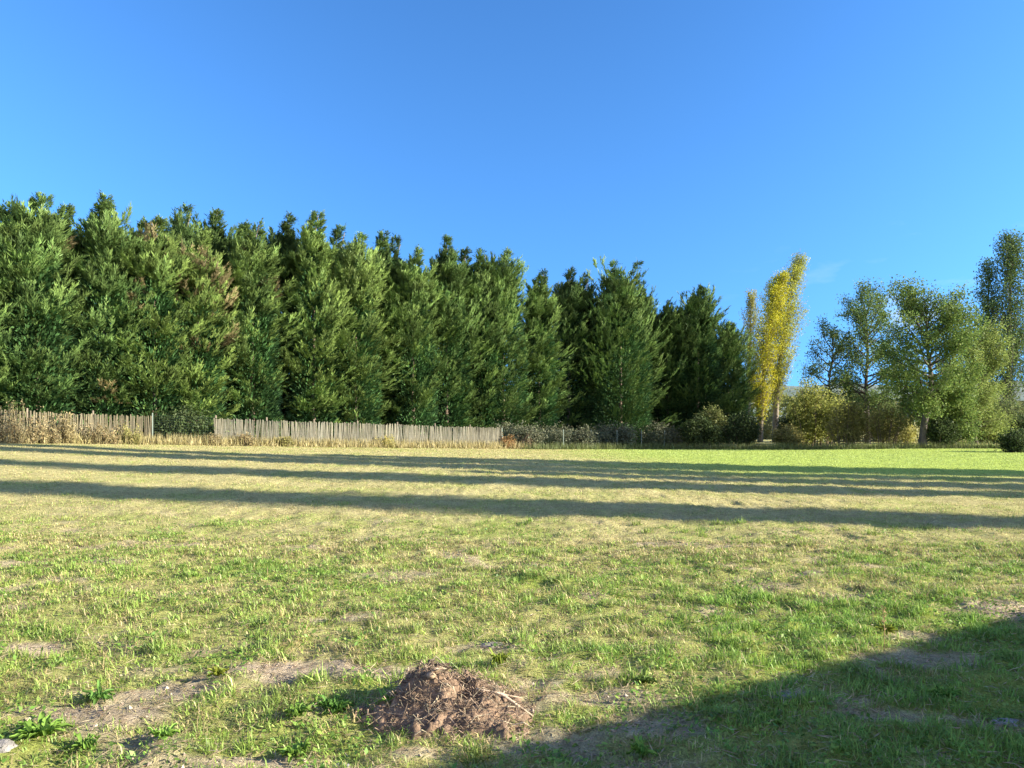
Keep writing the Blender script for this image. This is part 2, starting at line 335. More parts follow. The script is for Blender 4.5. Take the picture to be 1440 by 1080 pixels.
# ------------------------------------------------------------------ cypress hedge
HD = np.array((.781, .625))                     # direction the fence and hedge run in
HN = np.array((-.625, .781))                    # away from the camera
def hedge_pt(px, q):
    u = (px-720)/F; D = (43.5+1.28*q)/(1-.8*u)
    return u*D, D
CYP = np.array((.055, .122, .038))
def axis_curve(H, lean, bend):
    def f(t):
        t = np.asarray(t, float)
        return np.stack([lean*t+bend*np.clip((t-.82)/.18, 0, 1.2)**1.8, .12*lean*t, H*t], -1)
    return f
def cypress(px, py, q, R, label, bend=.5, lean=.0, warm=0., brown=0., dens=1.0, shape=.75, leaders=1, low=.02, dark=1.0):
    global rng
    rng = np.random.default_rng(int(px)+1000); random.seed(int(px))
    X, Y = hedge_pt(px, q)
    X += 0; zg = float(Z0(X, Y)); H = CAM_H+(HOR-py)/F*Y-zg
    root = thing('cypress_tree', label, 'tree', (X-lean-bend, Y, zg-.05), 'cypress trees of the tall hedge')
    ax = axis_curve(H, lean, bend)
    mb = MB(); ts = np.linspace(0, .97, 10)
    mb.tube(ax(ts), .16*(1-ts)+.015, 7, (.16, .12, .09)); mb.build('trunk', M_BARK, root, True)
    R = R*(.93 if q < 4 else 1.1); nb = int(170*dens); nt_ = int(105*(1+.35*(leaders-1)))
    # full to mid height, shouldered, then a thin leader
    t = np.concatenate([low+(.84-low)*rng.random(nb)**.95, .72+.27*rng.random(nt_)**1.5]); top = np.arange(nb+nt_) >= nb; nb = nb+nt_
    prof = np.where(t < .5, .92+.08*np.sin(t*6), .22+.78*np.clip((.88-t)/.42, 0, 1)**shape)
    lob = .55+.85*vnoise(t*7+R*13, np.floor(rng.random(nb)*6)+px, 3)
    az = rng.random(nb)*2*math.pi
    Lb = R*prof*lob*(.72+.42*rng.random(nb))+.1
    Lb = np.where(top, (.10+.85*np.clip((1-t)/.26, 0, 1)**1.1)*(.5+.9*rng.random(nb)), Lb)
    base = ax(np.clip(t-.02, 0, 1))
    el0 = np.where(top, .30+.35*rng.random(nb), .18+.55*t)+rng.normal(0, .16, nb)-.3*(t < .12)
    if leaders > 1:
        k = np.where(top)[0]; lead = rng.integers(0, leaders, len(k)); off = (lead-(leaders-1)/2)*.62
        hh = .93+.07*np.cos(lead*2.1)
        base[k] = ax(t[k]*hh); base[k, 0] += off*(.5+.5*(t[k]-.8)/.2); base[k, 1] += .3*np.sin(lead*1.7)
    hz = np.stack([np.cos(az), np.sin(az), 0*az], 1); up = np.array((0, 0, 1.0)); side = np.cross(up, hz)
    # plumes: flattened sprays of branchlets along each bough, tips turned up
    nk, nf = 21, 18
    s = .30+.70*rng.random((nb, nk))**.8
    wid = (.17+.15*rng.random(nb))[:, None]*np.clip(1.25-s, .25, 1)
    rr = Lb[:, None]*s; lat = rng.normal(0, 1, (nb, nk))*wid*np.maximum(Lb[:, None], .5)
    P = base[:, None]+hz[:, None]*(rr*np.cos(el0)[:, None])[..., None]+up*(rr*np.sin(el0)[:, None]+.30*np.where(top, .6, 1)[:, None]*Lb[:, None]*s**2.2-.12*np.abs(lat)+rng.normal(0, .05, (nb, nk)))[..., None]+side[:, None]*lat[..., None]
    el = el0[:, None]+.75*(s-.35)+rng.normal(0, .12, (nb, nk))
    dirn = unit(hz[:, None]*np.cos(el)[..., None]+up*np.sin(el)[..., None]+side[:, None]*(lat/np.maximum(rr, .1)*1.3+rng.normal(0, .2, (nb, nk)))[..., None]+np.where(top, .45, .12)[:, None, None]*np.array((1, 0, 0)))
    ln = (.26+.26*rng.random((nb, nk)))*np.clip(Lb[:, None]/1.0, np.where(top, .55, .38)[:, None], 1.1)
    u = rng.random((nb, nk, nf)); sd = unit(np.cross(dirn, up)); up2 = np.cross(sd, dirn)
    sg = rng.normal(0, .42, (nb, nk, nf, 1)); sg2 = rng.normal(.1, .2, (nb, nk, nf, 1))
    fd = unit(dirn[:, :, None]+sd[:, :, None]*sg+up2[:, :, None]*sg2)
    fp = P[:, :, None]+dirn[:, :, None]*(u*ln[..., None])[..., None]
    fn = unit(up2[:, :, None]+rng.normal(0, .35, (nb, nk, nf, 3)))
    fl = ln[..., None]*(.34+.34*rng.random((nb, nk, nf))); fw = (.026+.026*rng.random((nb, nk, nf)))*np.where(top, .8, 1)[:, None, None]
    tone = (.62+.76*rng.random((nb, 1, 1, 1)))*(.85+.3*rng.random((nb, nk, 1, 1)))*(.85+.3*rng.random((nb, nk, nf, 1)))
    yel = np.clip(warm+.4*rng.random((nb, 1, 1, 1))+.3*(s[:, :, None, None]-.4)+.2*u[..., None], 0, 1.2)
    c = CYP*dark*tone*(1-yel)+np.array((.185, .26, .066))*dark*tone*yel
    dd = (rng.random((nb, 1, 1, 1)) < (.004+brown*1.3*(t[:, None, None, None] > .3)))&(t[:, None, None, None] < .85)
    c = np.where(dd, np.array((.19, .16, .075))*tone, c)
    mb = MB()
    ni = int(15000*max(1, (R/2.5)**1.7)); ti = .005+.88*rng.random(ni); ri = R*.66*np.clip((.95-ti)/.5, 0, 1)**.8*np.sqrt(rng.random(ni)); ai = rng.random(ni)*6.283   # inner twigs
    ip = ax(ti)+np.stack([np.cos(ai)*ri, np.sin(ai)*ri, 0*ri], 1)
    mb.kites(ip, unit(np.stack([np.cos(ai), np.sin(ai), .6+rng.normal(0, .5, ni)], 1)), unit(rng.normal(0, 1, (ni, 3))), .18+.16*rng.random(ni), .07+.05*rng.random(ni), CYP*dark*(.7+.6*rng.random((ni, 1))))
    kp = (rng.random((nb, nk, nf)) < np.where(top, np.clip(Lb/.5, .3, 1), 1)[:, None, None]).ravel()
    mb.kites(fp.reshape(-1, 3)[kp], fd.reshape(-1, 3)[kp], fn.reshape(-1, 3)[kp], fl.ravel()[kp], fw.ravel()[kp], c.reshape(-1, 3)[kp])
    mb.build('crown', M_CONIFER, root)
    return root
CY = [ # px, py top, metres behind the fence, radius, label, options
 (-62,300,3.0,2.4,'cypress cut off by the left edge of the photo, the outermost of the hedge',dict()),
 (14,281,3.6,1.7,'leftmost cypress of the hedge with a slim upright spire',dict(bend=.05)),
 (68,268,3.0,2.3,'tall cypress near the left edge with a wispy spire bent to the right',dict(bend=.55)),
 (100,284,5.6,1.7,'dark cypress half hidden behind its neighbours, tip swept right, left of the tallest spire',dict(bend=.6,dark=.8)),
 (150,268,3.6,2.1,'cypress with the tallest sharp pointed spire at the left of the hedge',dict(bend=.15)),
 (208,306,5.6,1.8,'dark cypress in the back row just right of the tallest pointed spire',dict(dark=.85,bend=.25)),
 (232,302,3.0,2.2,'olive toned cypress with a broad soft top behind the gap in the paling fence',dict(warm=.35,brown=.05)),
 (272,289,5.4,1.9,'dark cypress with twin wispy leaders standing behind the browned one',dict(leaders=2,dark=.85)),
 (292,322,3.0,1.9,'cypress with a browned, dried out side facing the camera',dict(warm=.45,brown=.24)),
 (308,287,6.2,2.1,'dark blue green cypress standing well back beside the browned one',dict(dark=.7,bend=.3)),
 (345,306,5.6,1.8,'back row cypress with thin feathery tip right of the dark gap in the hedge',dict(bend=.2)),
 (368,306,3.4,2.2,'bushy cypress with spreading lower boughs right of the dark gap in the hedge',dict(warm=.2,brown=.04)),
 (412,296,5.4,1.9,'dark cypress with a dense conical top left of the twin pointed spire',dict(dark=.7)),
 (450,291,3.4,2.2,'bright green cypress with a pointed spire leaning right, middle of the left half',dict(bend=.35,warm=.3)),
 (488,317,5.2,1.8,'back row cypress with a low ragged top behind the bright green ones',dict(leaders=2)),
 (512,322,3.0,2.2,'bright green cypress with a full lit column above the paling fence',dict(warm=.35,shape=.65)),
 (543,320,5.2,1.7,'dark slender cypress with a crooked tip bent right',dict(bend=.4,dark=.8)),
 (566,334,5.8,1.8,'dark short spired cypress right of the crooked slender one',dict(dark=.75,leaders=2)),
 (592,346,3.0,2.2,'mid green cypress with dense drooping boughs above the middle of the paling',dict(warm=.15)),
 (629,327,3.6,2.3,'cypress with a single sharp spike at the middle of the hedge',dict(bend=.05)),
 (656,344,5.6,2.0,'dark back row cypress right of the middle spike',dict(dark=.8,bend=.2)),
 (686,350,3.2,2.1,'mid green cypress with a ragged top left of the round topped one',dict(leaders=2)),
 (718,345,3.0,2.5,'cypress with a broad rounded top above the end of the paling',dict(shape=.5,warm=.1)),
 (768,375,3.2,1.9,'narrow cypress with a thin straight spire right of the round topped one',dict(warm=.1)),
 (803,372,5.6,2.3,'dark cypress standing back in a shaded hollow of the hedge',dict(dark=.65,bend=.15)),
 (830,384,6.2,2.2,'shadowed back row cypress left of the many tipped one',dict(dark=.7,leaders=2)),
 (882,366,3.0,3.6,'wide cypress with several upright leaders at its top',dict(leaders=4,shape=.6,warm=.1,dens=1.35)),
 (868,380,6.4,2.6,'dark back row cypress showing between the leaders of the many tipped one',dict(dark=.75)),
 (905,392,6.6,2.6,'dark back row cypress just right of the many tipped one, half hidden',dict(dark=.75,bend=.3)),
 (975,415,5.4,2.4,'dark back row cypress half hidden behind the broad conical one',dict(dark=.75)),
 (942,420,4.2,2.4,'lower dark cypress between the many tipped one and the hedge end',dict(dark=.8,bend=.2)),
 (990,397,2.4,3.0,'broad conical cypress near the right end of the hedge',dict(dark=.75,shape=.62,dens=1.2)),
 (1032,448,2.0,2.4,'last and lowest cypress of the hedge beside the yellow poplar',dict(shape=.6,warm=.1)),
]
for px, py, q, R, lab, kw in CY: cypress(px, py, q, R, lab, **kw)

def crumbs():
    n = 26000; y = sample_y(n, 2.4, 10, lambda t: t**.2); x = (rng.random(n)*2-1)*(.8*y+2); ok = rng.random(n) < bare(x, y)**1.5; x, y = x[ok], y[ok]; n = len(x)
    r = (.003+.013*rng.random(n)**4); P = np.stack([x, y, Zb(x, y)+r*.2], 1)
    O = np.array([(1, 0, 0), (-1, 0, 0), (0, 1, 0), (0, -1, 0), (0, 0, .8), (0, 0, -.8)], float)
    V = P[:, None]+r[:, None, None]*(O+rng.normal(0, .28, (n, 6, 3)))
    T = np.array([(0, 2, 4), (2, 1, 4), (1, 3, 4), (3, 0, 4), (2, 0, 5), (1, 2, 5), (3, 1, 5), (0, 3, 5)])
    c = np.repeat(C_SOIL*(.5+.7*rng.random((n, 1))), 6, 0)
    tag(mesh_obj('soil_crumbs', V.reshape(-1, 3), (np.arange(n)[:, None, None]*6+T).reshape(-1, 3), M_SOIL, col=c), 'small crumbs of dry soil on the bare patches', 'soil', kind='stuff')
crumbs()
# ------------------------------------------------------------------ broadleaved trees
def branches(mb, p, d, L, r, depth, ends, spread=.6, up=.15, bark=(.17, .14, .11), kids=(3, 4)):
    """recursive limbs; collects twig points with their direction"""
    n = 5; pts = [np.array(p, float)]; dd = np.array(d, float)
    for i in range(n):
        dd = unit(dd+rng.normal(0, .10, 3)+np.array((0, 0, up*.25))); pts.append(pts[-1]+dd*L/n)
    mb.tube(pts, np.linspace(r, r*.55, n+1), 6 if depth > 1 else 4, bark)
    if depth == 0:
        for q in pts[1:]: ends.append((q, dd))
        return
    if depth <= 2:
        for q in pts[2 if depth < 2 else 3:]: ends.append((q, dd))
    for k in range(random.randint(*kids)):
        i = random.randint(2, n); a = rng.normal(0, 1, 3); a -= dd*np.dot(a, dd); a = unit(a)
        nd = unit(dd*(1-spread*.5)+a*spread*random.uniform(.6, 1.2)+np.array((0, 0, up)))
        branches(mb, pts[i], nd, L*random.uniform(.62, .82), r*.55*(1 if i == n else .8), depth-1, ends, spread, up, bark, kids)
def leaves(ends, per, spread, size, cols, wind=(0, 0, 0), droop=-.1, aspect=.62):
    E = np.array([e[0] for e in ends]); D = np.array([e[1] for e in ends])
    n = len(E)
    p = E[:, None]+rng.normal(0, spread, (n, per, 3)); d = unit(D[:, None]*.6+rng.normal(0, .8, (n, per, 3))+np.array(wind)+np.array((0, 0, droop)))
    nn = rng.normal(0, 1, (n, per, 3)); L = size*(.6+.8*rng.random((n, per)))
    w = rng.random((n, per, 1)); tone = (.75+.5*rng.random((n, 1, 1)))*(.8+.4*rng.random((n, per, 1)))
    c = (np.array(cols[0])*(1-w)+np.array(cols[1])*w)*tone
    mb = MB(); mb.kites(p.reshape(-1, 3), d.reshape(-1, 3), unit(nn.reshape(-1, 3)), L.ravel(), (L*aspect).ravel(), c.reshape(-1, 3)); return mb
def pos(px, D): return (px-720)/F*D, D
def place(name, label, cat, px, D, group=None):
    x, y = pos(px, D); z = float(Z0(x, y)); return thing(name, label, cat, (x, y, z-.04), group), z
def top_h(py, D, z): return CAM_H+(HOR-py)/F*D-z
def poplar_mesh(H, W, seed, cols, per=9, size=.17, lean=.0, stems=1, bark=(.2, .17, .13), lowf=.12, nb=150):
    """fastigiate crown: steep branches close round the stem"""
    tk = MB(); ends = []
    for sidx in range(stems):
        ox = (sidx-(stems-1)/2)*W*.75; hh = H*(1-.13*(stems-1-sidx)); r0 = .017*hh
        ts = np.linspace(0, 1, 12)
        ax = np.stack([ox*(.35+.65*ts)+lean*ts**2.2, .1*np.sin(ts*5+seed), hh*ts], 1)
        tk.tube(ax, r0*(1-ts)+.015, 7, bark)
        for k in range(nb):
            t = lowf+(1-lowf)*random.random()**.9
            b = np.array([np.interp(t, ts, ax[:, j]) for j in range(3)])
            prof = min(1, (t-lowf)*3.5+.35)*(1-.8*max(0, (t-.45)/.55)**1.6)
            az = random.random()*6.283; Lb = hh*.19*(1.12-.75*t)
            rad = W*.5*prof*random.uniform(.3, 1.2)
            P = [b+np.array((math.cos(az)*rad*s+.12*lean*s*s*t, math.sin(az)*rad*s, Lb*(s**1.35)))*1.0 for s in (0, .35, .7, 1)]
            if P[-1][2] > hh*1.02: continue
            tk.tube(P, np.linspace(.022*(1.2-t), .006, 4), 4, bark)
            dd = unit(P[-1]-P[1])
            for s in (.3, .55, .8, 1.0, 1.12): ends.append((b+(P[-1]-b)*s*np.array((s**.0, 1, 1)), dd))
    lv = leaves(ends, per, .11*W**.5, size, cols, wind=(.25*(lean > 0), 0, .25), droop=.1)
    return tk, lv
def add_poplar(px, py, D, W, label, cols, **kw):
    x, y = pos(px, D); z = float(Z0(x, y)); H = top_h(py, D, z)
    lean = kw.get('lean', 0); r = thing('poplar_tree', label, 'tree', (x-lean*.85, y, z-.05))
    tk, lv = poplar_mesh(H, W, px, cols, **kw)
    tk.build('trunk', M_BARK, r, True); lv.build('crown', M_LEAF, r); return r
YEL = ((.52, .47, .03), (.42, .42, .045)); YGB = ((.38, .37, .055), (.26, .30, .06)); YG = ((.33, .30, .07), (.26, .27, .06))
add_poplar(1096, 388, 63, 2.7, 'bright yellow autumn poplar, the lower and left one of the leaning pair', YEL, lean=1.9, per=20, size=.11, nb=320, lowf=.04)
add_poplar(1121, 366, 63.6, 2.9, 'taller yellow green autumn poplar, right one of the leaning pair', YGB, lean=2.2, per=18, size=.11, nb=300, lowf=.12)
add_poplar(1056, 414, 72, 1.9, 'thin faint yellow green poplar between the hedge end and the bright yellow poplar', YG, lean=.25, per=10, size=.12, nb=170)
DKP = ((.075, .125, .04), (.12, .17, .05))
add_poplar(1390, 372, 69, 3.0, 'shorter dark green poplar left of the tallest one at the right edge', DKP, lean=.3, per=12, size=.16, nb=230, lowf=.03)
add_poplar(1422, 334, 67, 4.2, 'tallest dark green poplar at the right edge of the photo', DKP, lean=.3, per=14, size=.16, nb=340, lowf=.03)
add_poplar(1465, 345, 68, 4.0, 'dark green poplar cut off by the right edge of the photo', DKP, lean=.3, per=12, size=.16, nb=280, lowf=.03)

def broad(px, py, D, W, label, cols, trunk_h, r, per=20, lspread=.2, size=.125, wind=(0, 0, 0), lean=0., limbs=20, fork=.78, up=.3, gap=.0, bark=(.10, .085, .07)):
    global rng
    rng = np.random.default_rng(int(px)); random.seed(int(px))
    root, z = place('broadleaved_tree', label, 'tree', px, D); H = top_h(py, D, z); tk = MB(); ends = []
    ts = np.linspace(0, 1, 12); sx = lean*np.sin(ts*1.5)+.12*np.sin(ts*9+px); sy = .12*np.sin(ts*7+px*2)
    ax = np.stack([sx-sx[0], sy-sy[0], ts*H*.93], 1); tk.tube(ax, r*(1-ts)**.8*np.where(ts < .05, 1.35, 1)+.02, 8, bark)
    for k in range(limbs):
        f = trunk_h/H+(.93-trunk_h/H)*((k+random.random())/limbs)**1.05; az = k*2.4+random.gauss(0, .35)
        b = np.array([np.interp(f/.93, ts, ax[:, q]) for q in range(3)])
        u = (f-trunk_h/H)/(1-trunk_h/H); prof = (math.sin(math.pi*min(1, .16+.84*u*.98)))**.6 if u < .5 else (1-((u-.5)/.56)**2)**.5
        L = W*.5*prof*random.uniform(.6, 1.1)+.25; e = -.12+1.1*u+random.gauss(0, .15)
        d = unit(np.array((math.cos(az)*math.cos(e), math.sin(az)*math.cos(e), math.sin(e)))+np.array(wind)*.5)
        n = 6; pts = [b]
        for q in range(n): d = unit(d+rng.normal(0, .12, 3)+np.array((0, 0, up*.18))); pts.append(pts[-1]+d*L/n)
        tk.tube(pts, np.linspace(.05+r*.22*(1-u), .012, n+1), 5, bark)
        for q in range(3, n+1):
            for w in range(3):
                if random.random() < gap: continue
                a = unit(rng.normal(0, 1, 3)); nd = unit(d*.7+a+np.array(wind)+np.array((0, 0, .15))); tl = random.uniform(.25, .6)*(.5+.5*L/W*2)
                e1 = pts[q]+nd*tl*.5; e2 = pts[q]+nd*tl+rng.normal(0, .05, 3); tk.tube([pts[q], e1, e2], [.014, .009, .004], 4, bark)
                ends += [(e1, nd), (e2, nd), (e2+nd*.16, nd)]
    lv = leaves(ends, per, lspread, size, cols, wind)
    tk.build('trunk', M_BARK, root, True); lv.build('crown', M_LEAF, root); return root
OAK = ((.09, .155, .038), (.19, .24, .058)); FEA = ((.085, .155, .045), (.18, .23, .06)); PALEG = ((.16, .22, .055), (.25, .29, .08))
broad(1298, 432, 46, 6.2, 'round crowned dark green oak with a thick trunk on the lawn edge', OAK, 2.1, .2, lean=.3, limbs=50, per=22, lspread=.25)
broad(1220, 420, 55, 5.2, 'airy tree with wispy wind swept branches left of the oak', FEA, 1.6, .16, wind=(.35, 0, .2), limbs=44, per=19, lspread=.22, gap=.15)
broad(1168, 470, 57, 4.4, 'small loose tree with thin side branches right of the yellow poplar', FEA, 1.0, .11, wind=(.3, 0, .1), limbs=34, per=15, lspread=.22, gap=.3)
broad(1372, 478, 55, 4.6, 'pale yellow green sunlit tree between the oak and the dark poplars', PALEG, 1.0, .13, limbs=40, per=22, lspread=.25)
broad(1338, 545, 47, 2.6, 'small dark bushy tree right of the oak trunk', OAK, .5, .07, limbs=24, per=18, lspread=.18)

def bush(px, py, D, W, label, cols, stems=16, per=26, size=.12, name='bush', depth=None, group=None, bark=(.16, .12, .09), sparse=1.0):
    root, z = place(name, label, 'bush', px, D, group); H = top_h(py, D, z)
    depth = depth or W*.7; tk = MB(); ends = []
    for k in range(stems):
        a = random.random()*6.283; rr = math.sqrt(random.random()); bx, by = math.cos(a)*rr*W*.28, math.sin(a)*rr*depth*.28
        tx, ty = bx*1.9+random.gauss(0, .1), by*1.9+random.gauss(0, .1); th = H*(1.0-.45*rr*rr)*random.uniform(.82, 1.0)
        P = [np.array((bx+(tx-bx)*s**1.5, by+(ty-by)*s**1.5, th*s))+rng.normal(0, .04*H*.3, 3)*(s > 0) for s in (0, .3, .6, .85, 1)]
        P[-1][2] = min(P[-1][2], H)
        tk.tube(P, np.linspace(.035, .008, 5), 5, bark)
        for j in range(9):
            s = random.uniform(.18, 1); q = P[int(s*4)]+(P[min(4, int(s*4)+1)]-P[int(s*4)])*(s*4-int(s*4))
            dd = unit(rng.normal(0, 1, 3)*np.array((1, 1, .5))+np.array((0, 0, .5))); e = q+dd*random.uniform(.15, .32)*W*.42
            e[2] = max(e[2], .06); tk.tube([q, (q+e)/2+rng.normal(0, .02, 3), e], [.012, .008, .004], 4, bark)
            for w in (.4, .7, 1.): ends.append((q+(e-q)*w, dd))
    leaves(ends, max(2, int(per*sparse*.75)), .055*W+.07, size, cols).build('foliage', M_LEAF, root)
    tk.build('stem', M_BARK, root, True); return root
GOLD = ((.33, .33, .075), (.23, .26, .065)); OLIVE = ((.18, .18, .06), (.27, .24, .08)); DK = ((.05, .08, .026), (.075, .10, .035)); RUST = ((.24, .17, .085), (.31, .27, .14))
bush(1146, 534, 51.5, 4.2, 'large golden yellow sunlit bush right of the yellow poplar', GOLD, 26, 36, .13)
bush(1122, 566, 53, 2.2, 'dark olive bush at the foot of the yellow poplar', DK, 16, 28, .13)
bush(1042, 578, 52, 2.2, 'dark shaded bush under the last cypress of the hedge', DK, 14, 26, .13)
bush(1190, 562, 48, 2.8, 'brown olive scrub bush in front of the golden bush', OLIVE, 16, 20, .12)
bush(1243, 566, 48, 2.8, 'brown twiggy scrub bush left of the oak trunk', OLIVE, 16, 15, .11)
bush(1266, 592, 51, 2.6, 'low yellow bush behind the oak trunk', ((.34, .30, .08), (.26, .26, .08)), 10, 16, .11, depth=1.6)
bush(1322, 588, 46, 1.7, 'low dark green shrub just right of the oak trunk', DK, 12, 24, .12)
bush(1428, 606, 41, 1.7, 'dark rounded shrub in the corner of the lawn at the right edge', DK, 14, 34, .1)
bush(1385, 596, 56, 3.2, 'low pale green scrub below the dark poplars', PALEG, 14, 22, .13)
bush(1440, 585, 58, 3.0, 'dull green scrub at the foot of the poplar cut off by the right edge', DK, 14, 22, .13)
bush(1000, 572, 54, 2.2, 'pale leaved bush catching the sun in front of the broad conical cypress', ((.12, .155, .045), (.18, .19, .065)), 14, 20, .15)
bush(1215, 550, 62, 5.5, 'wide dull green thicket seen between the airy tree and the golden bush', ((.10, .14, .05), (.15, .17, .06)), 24, 30, .16)
bush(1320, 545, 62, 6.0, 'wide mixed green thicket behind the oak trunk', ((.12, .15, .05), (.18, .19, .07)), 24, 30, .16)
bush(1400, 560, 64, 5.0, 'green thicket behind the pale sunlit tree', ((.10, .14, .05), (.16, .18, .07)), 24, 30, .16)
bush(1068, 588, 72, 4.6, 'dull olive undergrowth behind the yellow poplar trunks', OLIVE, 16, 30, .13)
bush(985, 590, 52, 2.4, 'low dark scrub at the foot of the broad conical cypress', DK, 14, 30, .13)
bush(1106, 600, 50, 1.8, 'low brown scrub in front of the yellow poplar trunks', OLIVE, 14, 24, .12)
bush(258, 583, 33.2, 3.2, 'dark green bramble behind the bare wire of the fence gap', DK, 18, 34, .11)

# ------------------------------------------------------------------ fences along the hedge
def fx(px):
    u = (px-720)/F; D = 43.5/(1-.8*u); return u*D
def fence_pts(x0, x1, step):
    L = math.hypot(x1-x0, .8*(x1-x0)); n = max(1, int(round(L/step)))
    return [(x0+(x1-x0)*i/n, 28+.8*(x0+(x1-x0)*i/n+19.4)) for i in range(n+1)]
AZ = math.atan2(.8, 1)
def fence(name, label, x0, x1, kind, hgt=1.27, holes=None, tint=(1, 1, 1)):
    ox, oy = x0, 28+.8*(x0+19.4); oz = float(Z0(ox, oy))
    r = thing(name, label, 'fence', (ox, oy, oz))
    pl = fence_pts(x0, x1, 2.4)
    for (x, y) in pl[:-1] if x1 < 12 else pl:
        m = MB(); h = hgt+.06
        if kind == 'pale':
            m.tube([(x-ox, y-oy+.06, Z0(x, y)-oz-.2), (x-ox+random.gauss(0, .02), y-oy+.06, Z0(x, y)-oz+h)], [.045, .04], 8, np.array((.17, .14, .1))*random.uniform(.8, 1.2))
        else:
            m.tube([(x-ox, y-oy, Z0(x, y)-oz-.2), (x-ox, y-oy, Z0(x, y)-oz+h)], [.028, .028], 8, (.16, .2, .16))
        m.build('post', M_PALE if kind == 'pale' else M_METAL, r, True)
    if kind == 'pale':
        m = MB()
        for (x, y) in fence_pts(x0, x1, .056):
            if holes and holes(x): continue
            if random.random() < .03: continue
            h = hgt*random.uniform(.95, 1.02)*(1-.05*vnoise(np.array(x*1.3), np.array(.5), 9)); g = random.uniform(.62, .98); w = random.random()
            c = (np.array((.19, .175, .125))*(1-w)+np.array((.165, .16, .125))*w)*g*(.75+.5*float(vnoise(np.array(x*1.1), np.array(2.2), 17)))*np.array(tint)
            m.box(x-ox, y-oy-.012, float(Z0(x, y))-oz+h/2-.02, random.uniform(.03, .052), .014, h, AZ+random.gauss(0, .1), c, (random.gauss(0, .045), random.gauss(0, .03)))
        m.build('paling', M_PALE, r)
    m = MB(); P = fence_pts(x0, x1, .6)
    hs = (.25, .72, 1.12) if kind == 'pale' else np.arange(.04, hgt, .1)
    for h in hs: m.tube([(x-ox, y-oy-.026, Z0(x, y)-oz+h) for x, y in P], .0016, 4, (.06, .10, .07))
    if kind != 'pale':
        for (x, y) in fence_pts(x0, x1, .1): m.tube([(x-ox, y-oy-.030, Z0(x, y)-oz), (x-ox, y-oy-.030, Z0(x, y)-oz+hgt)], .0012, 4, (.05, .09, .06))
    m.build('wire', M_METAL, r)
    return r
fence('paling_fence', 'brownish weathered paling fence overgrown with dry weeds at the left edge', -27.5, fx(214), 'pale', holes=lambda x: vnoise(np.array(x*.9), np.array(.2), 4) > .78, tint=(1.0, .93, .8))
fence('wire_fence', 'short bare wire mesh gap with metal posts between two paling runs', fx(214), fx(302), 'wire')
fence('paling_fence', 'long grey chestnut paling fence in front of the middle of the hedge', fx(302), fx(706), 'pale')
fence('wire_fence', 'shaded wire mesh fence right of the end of the paling', fx(706), fx(965), 'wire', 1.15)
for px, lab in [(728, 'first dusty grey green bramble behind the shaded wire mesh, next to the paling end'), (800, 'grey green bramble behind the shaded wire mesh under the hollow of the hedge'),
                (868, 'grey green bramble behind the shaded wire mesh under the many tipped cypress'), (930, 'grey green bramble at the right end of the shaded wire mesh')]:
    x = fx(px); D = 28+.8*(x+19.4)+.9
    bush(px, 603, D, 3.4, lab, ((.11, .13, .075), (.16, .16, .10)), 16, 30, .12, depth=1.2, group='brambles behind the wire mesh')

# weeds along the fence
def weed(px, D, H, W, label, cols, n=40, name='weed_clump', group='dry weeds along the fence'):
    root, z = place(name, label, 'weed', px, D, group); st = MB(); ends = []
    for k in range(n):
        a = random.random()*6.283; r = random.random()*W*.5; bx, by = math.cos(a)*r*.5, math.sin(a)*r*.4
        h = H*(.3+.8*random.random()**1.5); bx *= 1.7; tx, ty = bx*1.15+random.gauss(0, .1), by*1.6
        P = [(bx, by, 0), ((bx*1.3+tx*.2), by*1.2, h*.5), (tx, ty, h)]
        st.tube(P, [.008, .006, .003], 4, np.array(cols[1])*.8)
        for s in (.1, .35, .6, .82, 1.): ends.append((np.array((bx+(tx-bx)*s, by+(ty-by)*s, h*s)), np.array((0, 0, 1.))))
    leaves(ends, 4, .045, .075, cols).build('foliage', M_LEAF, root); st.build('stem', M_BARK, root); return root
def fd(px, off): 
    x = fx(px); return 28+.8*(x+19.4)-off
for px, H, W, lab, cols in [
    (16, 1.5, 2.2, 'tall rusty weed clump against the paling at the left edge', RUST), (60, 1.0, 1.2, 'rust brown weed clump second from the left edge along the fence', RUST),
    (92, 1.15, .9, 'straw coloured tall weed clump before the overgrown paling', ((.34, .28, .14), (.30, .25, .12))),
    (140, .85, 1.5, 'reddish weed clump in front of the middle of the overgrown paling', RUST), (182, .8, 1.0, 'greenish weed clump near the right end of the overgrown paling', ((.20, .22, .07), (.3, .26, .1))),
    (298, .5, .8, 'small tawny weed clump beside the right post of the wire gap', RUST), (345, .55, .8, 'low tawny weed clump at the start of the grey paling', RUST),
    (398, .45, .9, 'low olive weed clump a quarter along the grey paling', OLIVE), (541, .6, 1.0, 'pale yellow weed clump leaning on the middle of the grey paling', ((.42, .36, .12), (.35, .33, .1))),
    (712, .8, 1.1, 'orange brown weed clump at the right end of the grey paling', ((.34, .18, .07), (.32, .22, .1))), (738, .85, 1.0, 'beige dry weed clump just right of the end of the grey paling', ((.34, .28, .18), (.30, .23, .14))),
    (960, .9, 2.0, 'green weed clump at the right end of the wire mesh fence', ((.15, .19, .06), (.24, .24, .09)))]:
    weed(px, fd(px, .35), H, W, lab, cols, n=int(30+30*W))
